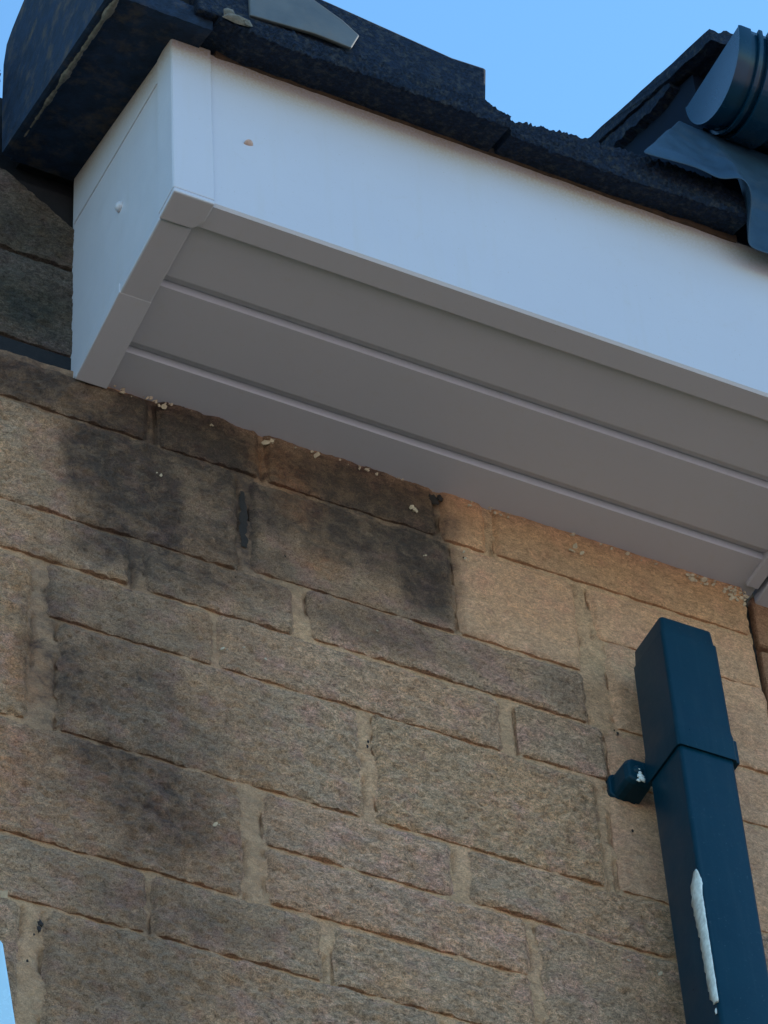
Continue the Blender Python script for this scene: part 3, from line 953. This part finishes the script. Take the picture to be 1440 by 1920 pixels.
# lead flashing draped from the gutter over the eaves tile
low = [(.180, -.337, 4.968), (.190, -.338, 4.967), (.207, -.339, 4.968), (.241, -.340, 4.970), (.258, -.341, 4.966), (.272, -.342, 4.963), (.287, -.343, 4.969), (.301, -.343, 4.973), (.312, -.342, 4.969), (.318, -.336, 4.953), (.323, -.325, 4.945), (.326, -.312, 4.925), (.328, -.303, 4.912), (.345, -.302, 4.911), (.380, -.302, 4.914), (.46, -.302, 4.92)]
top = [(.272, -.292, 5.135), (.276, -.291, 5.136), (.281, -.290, 5.137), (.287, -.289, 5.138), (.292, -.288, 5.139), (.297, -.287, 5.14), (.303, -.287, 5.141), (.310, -.287, 5.142), (.318, -.287, 5.142), (.330, -.287, 5.142), (.345, -.287, 5.142), (.36, -.287, 5.142), (.38, -.287, 5.142), (.40, -.287, 5.142), (.43, -.287, 5.142), (.48, -.287, 5.142)]
V, F = [], []
rows = 16
for k in range(rows + 1):
    t = k / rows
    for (a, b) in zip(low, top):
        p = Vector(a).lerp(Vector(b), t)
        # sheet leans back over the tile then rises to the gutter
        crease = .008 * math.sin(math.pi * t) * (0 if p.x < .25 else .5)
        p.y += crease * .6 + .0035 * fnoise(p.x * 16, 3, p.z * 16) + .0028 * fnoise((p.x + p.z) * 45, 7, (p.x - p.z) * 14)
        if .296 < p.x < .318:
            p.y -= .006 * (1 - t)
        V.append(tuple(p))
nl = len(low)
for k in range(rows):
    for i in range(nl - 1):
        a = k * nl + i
        F.append((a, a + 1, a + nl + 1, a + nl))
o = mesh_ob('lead_flashing', V, F, 'lead', None, True)
sm = o.modifiers.new('thick', 'SOLIDIFY'); sm.thickness = .0025; sm.offset = 1
ss = o.modifiers.new('subd', 'SUBSURF'); ss.levels = 2; ss.render_levels = 2
tag(o, 'blue grey lead flashing draped over the eaves tile below the gutter', 'flashing')

# neighbour's wall and soffit end beyond the dark gap
box_ob('wall_core', (.4775, .03, 0.0), (6.0, 6.0, 4.95), 'mortar', nw)
for (z0, z1) in ((4.62, 4.70), (4.47, 4.61), (4.395, 4.463), (4.31, 4.385), (4.156, 4.30), (4.08, 4.148), (4.0, 4.07), (3.85, 3.99)):
    V, F = [], []
    box(V, F, (.4765, .006, z0), (.80, .04, z1))
    o = bevel(mesh_ob('stone', V, F, 'smooth', nw), .004)
    o.color = (.55, .52, .52, 1)
box_ob('gap_shade_strip', (.466, .016, 3.4), (.4772, .05, 4.69), 'gap_shade', nw)  # near-black strip painted as the shade between the two houses
v, f = [], []
prism(v, f, [(.4795, .006, 4.687), (.4805, -.27, 4.687), (.5155, -.27, 4.687), (.5155, .012, 4.687), (.486, .011, 4.687)], (0, 0, .03))
bevel(mesh_ob('end_board', v, f, 'pvc', ne), .002)
box_ob('fascia_board', (.4815, -.276, 4.69), (1.5, -.2705, 4.955), 'pvc', ne)
box_ob('soffit_plank', (.516, -.268, 4.695), (1.5, .03, 4.705), 'pvc', ne)

# ------------------------------------------------------------------ downpipe
dp = thing('downpipe', 'square dark blue downpipe with open top ending below the soffit', 'downpipe', (.307, -.067, 3.4))
def sq_ring(x0, x1, y0, y1, z, r=.006, n=4):
    pts = []
    for (cx_, cy_, a0) in ((x1 - r, y1 - r, 0), (x0 + r, y1 - r, 90), (x0 + r, y0 + r, 180), (x1 - r, y0 + r, 270)):
        for i in range(n + 1):
            a = math.radians(a0 + 90 * i / n)
            pts.append((cx_ + r * math.cos(a), cy_ + r * math.sin(a), z))
    return pts
def pipe(name, rings, parent):
    V, F = [], []
    for rg in rings:
        V += rg
    m = len(rings[0])
    for k in range(len(rings) - 1):
        for j in range(m):
            q = (j + 1) % m
            F.append((k * m + j, k * m + q, (k + 1) * m + q, (k + 1) * m + j))
    o = mesh_ob(name, V, F, 'plastic', parent, True)
    e = o.modifiers.new('split', 'EDGE_SPLIT'); e.split_angle = math.radians(38)
    return o
px0, px1, py0, py1 = .2745, .3405, -.0985, -.0345
def rr(d, z, r=.0042):
    return sq_ring(px0 - d, px1 + d, py0 - d, py1 + d, z, r)
pipe('pipe', [rr(-.003, 4.36, .004), rr(-.003, 2.95, .004), rr(0, 2.95), rr(0, 4.297), rr(-.0005, 4.30), rr(-.0005, 4.36)], dp)
pipe('socket', [rr(-.0012, 4.35), rr(-.001, 4.2905), rr(.0026, 4.2895), rr(.0030, 4.292), rr(.0030, 4.322), rr(.0020, 4.330), rr(.0013, 4.461), rr(-.0002, 4.4625), rr(-.0012, 4.483), rr(-.0014, 4.4845), rr(-.0035, 4.4845, .004), rr(-.0035, 4.36, .004)], dp)
box_ob('clip_tab', (.3425, -.096, 4.292), (.3490, -.060, 4.325), 'plastic', dp, .0012)
# wall lug with rounded front and screw recess
V, F = [], []
prf = [(.2475, 4.293), (.2475, 4.314), (.2495, 4.320), (.2540, 4.323), (.278, 4.323), (.278, 4.288), (.2580, 4.288), (.2520, 4.2895)]
prism(V, F, [(x - .004, .006, z) for (x, z) in prf], (.0, -.010, 0))
k = len(V)
for (yy, sc) in ((-.004, 1.0), (-.028, .97), (-.034, .88)):
    for (x, z) in prf:
        V.append((.276 + (x - .276) * sc, yy, 4.306 + (z - 4.306) * sc))
m = len(prf)
for a in range(2):
    for j in range(m):
        q = (j + 1) % m
        F.append((k + a * m + j, k + a * m + q, k + (a + 1) * m + q, k + (a + 1) * m + j))
F.append(tuple(k + 2 * m + j for j in range(m)))
lug = bevel(mesh_ob('wall_bracket', V, F, 'plastic', dp), .002)
v, f = [], []
dome(v, f, (.2625, -.0335, 4.306), .0065, .0035, (0, -1, 0))
mesh_ob('screw_head', v, f, 'plastic', lug, True)
v, f = [], []
for (x, z, r) in ((.2625, 4.2905, .0038), (.2645, 4.2875, .0042), (.2595, 4.2840, .0028), (.2625, 4.2960, .0022), (.2620, 4.301, .0016)):
    lump(v, f, (x, -.0362, z + .004), r)
mesh_ob('sealant_blob', v, f, 'smear', lug, True)
# white smear along the front left edge of the pipe
left = [(-.0925, 4.118), (-.0841, 4.1056), (-.0812, 4.0868), (-.0822, 4.0681), (-.0832, 4.0569), (-.0850, 4.0384), (-.0858, 4.0207), (-.0860, 4.0003), (-.0866, 3.9829), (-.0876, 3.9657), (-.0890, 3.9542), (-.0925, 3.944)]
rgt = [(.0004, 4.108), (.0026, 4.103), (.0020, 4.094), (.0002, 4.080), (.0002, 4.070), (.0003, 4.052), (.0001, 4.034), (.0001, 4.014), (.0001, 3.996), (.0006, 3.974), (.0002, 3.955), (.0001, 3.942)]
V, F = [], []
pc = [(.0, .0)]
def densify(t, k=4):
    o_ = []
    for p_, q_ in zip(t, t[1:]):
        for i_ in range(k):
            o_.append(tuple(p_[c_] + (q_[c_] - p_[c_]) * i_ / k for c_ in range(2)))
    return o_ + [t[-1]]
left = [(a_ + .0016 * fnoise(b_ * 130, 3, 1) + .0010, b_) for (a_, b_) in densify(left)]
rgt = [(max(0, a_ - .0003 + .0012 * fnoise(b_ * 120, 8, 1)), b_) for (a_, b_) in densify(rgt)]
for (l, r_) in zip(left, rgt):
    jj = random.uniform(-.0012, .0012)
    xe = px0 - .0002
    V += [(xe, l[0], l[1]), (xe - .0008, l[0] + .0006 + jj, l[1]), (xe - .0013, (l[0] + py0) / 2 - .002, l[1] - .001), (xe - .0008, py0 - .0004, (l[1] + r_[1]) / 2),
          (px0 + min(.0008, r_[0] * .5), py0 - .0011 + jj * .3, r_[1]), (px0 + max(r_[0], .0004) - .0003, py0 - .0008, r_[1]), (px0 + max(r_[0], .0004), py0 + .0006, r_[1])]
m = 7
for k in range(len(left) - 1):
    for j in range(m - 1):
        F.append((k * m + j, k * m + j + 1, (k + 1) * m + j + 1, (k + 1) * m + j))
F.append(tuple(range(m))); F.append(tuple((len(left) - 1) * m + j for j in range(m))[::-1])
lump(V, F, (px0 - .001, -.0935, 3.934), .0022, (.6, 1, 2))
sme = mesh_ob('sealant_smear', V, F, 'smear', dp, True)

# ------------------------------------------------------------------ pale blue board, lower left corner
v, f = [], []
prism(v, f, [(-.5365, -.30, 3.585), (-.5195, -.30, 3.480), (-.505, -.30, 3.40), (-.80, -.30, 3.40), (-.80, -.30, 3.72), (-.60, -.30, 3.66)], (0, .018, 0))
o = bevel(mesh_ob('blue_board', v, f, 'blue_board'), .003)
tag(o, 'pale sky blue board edge in front of the wall at the bottom left', 'board')
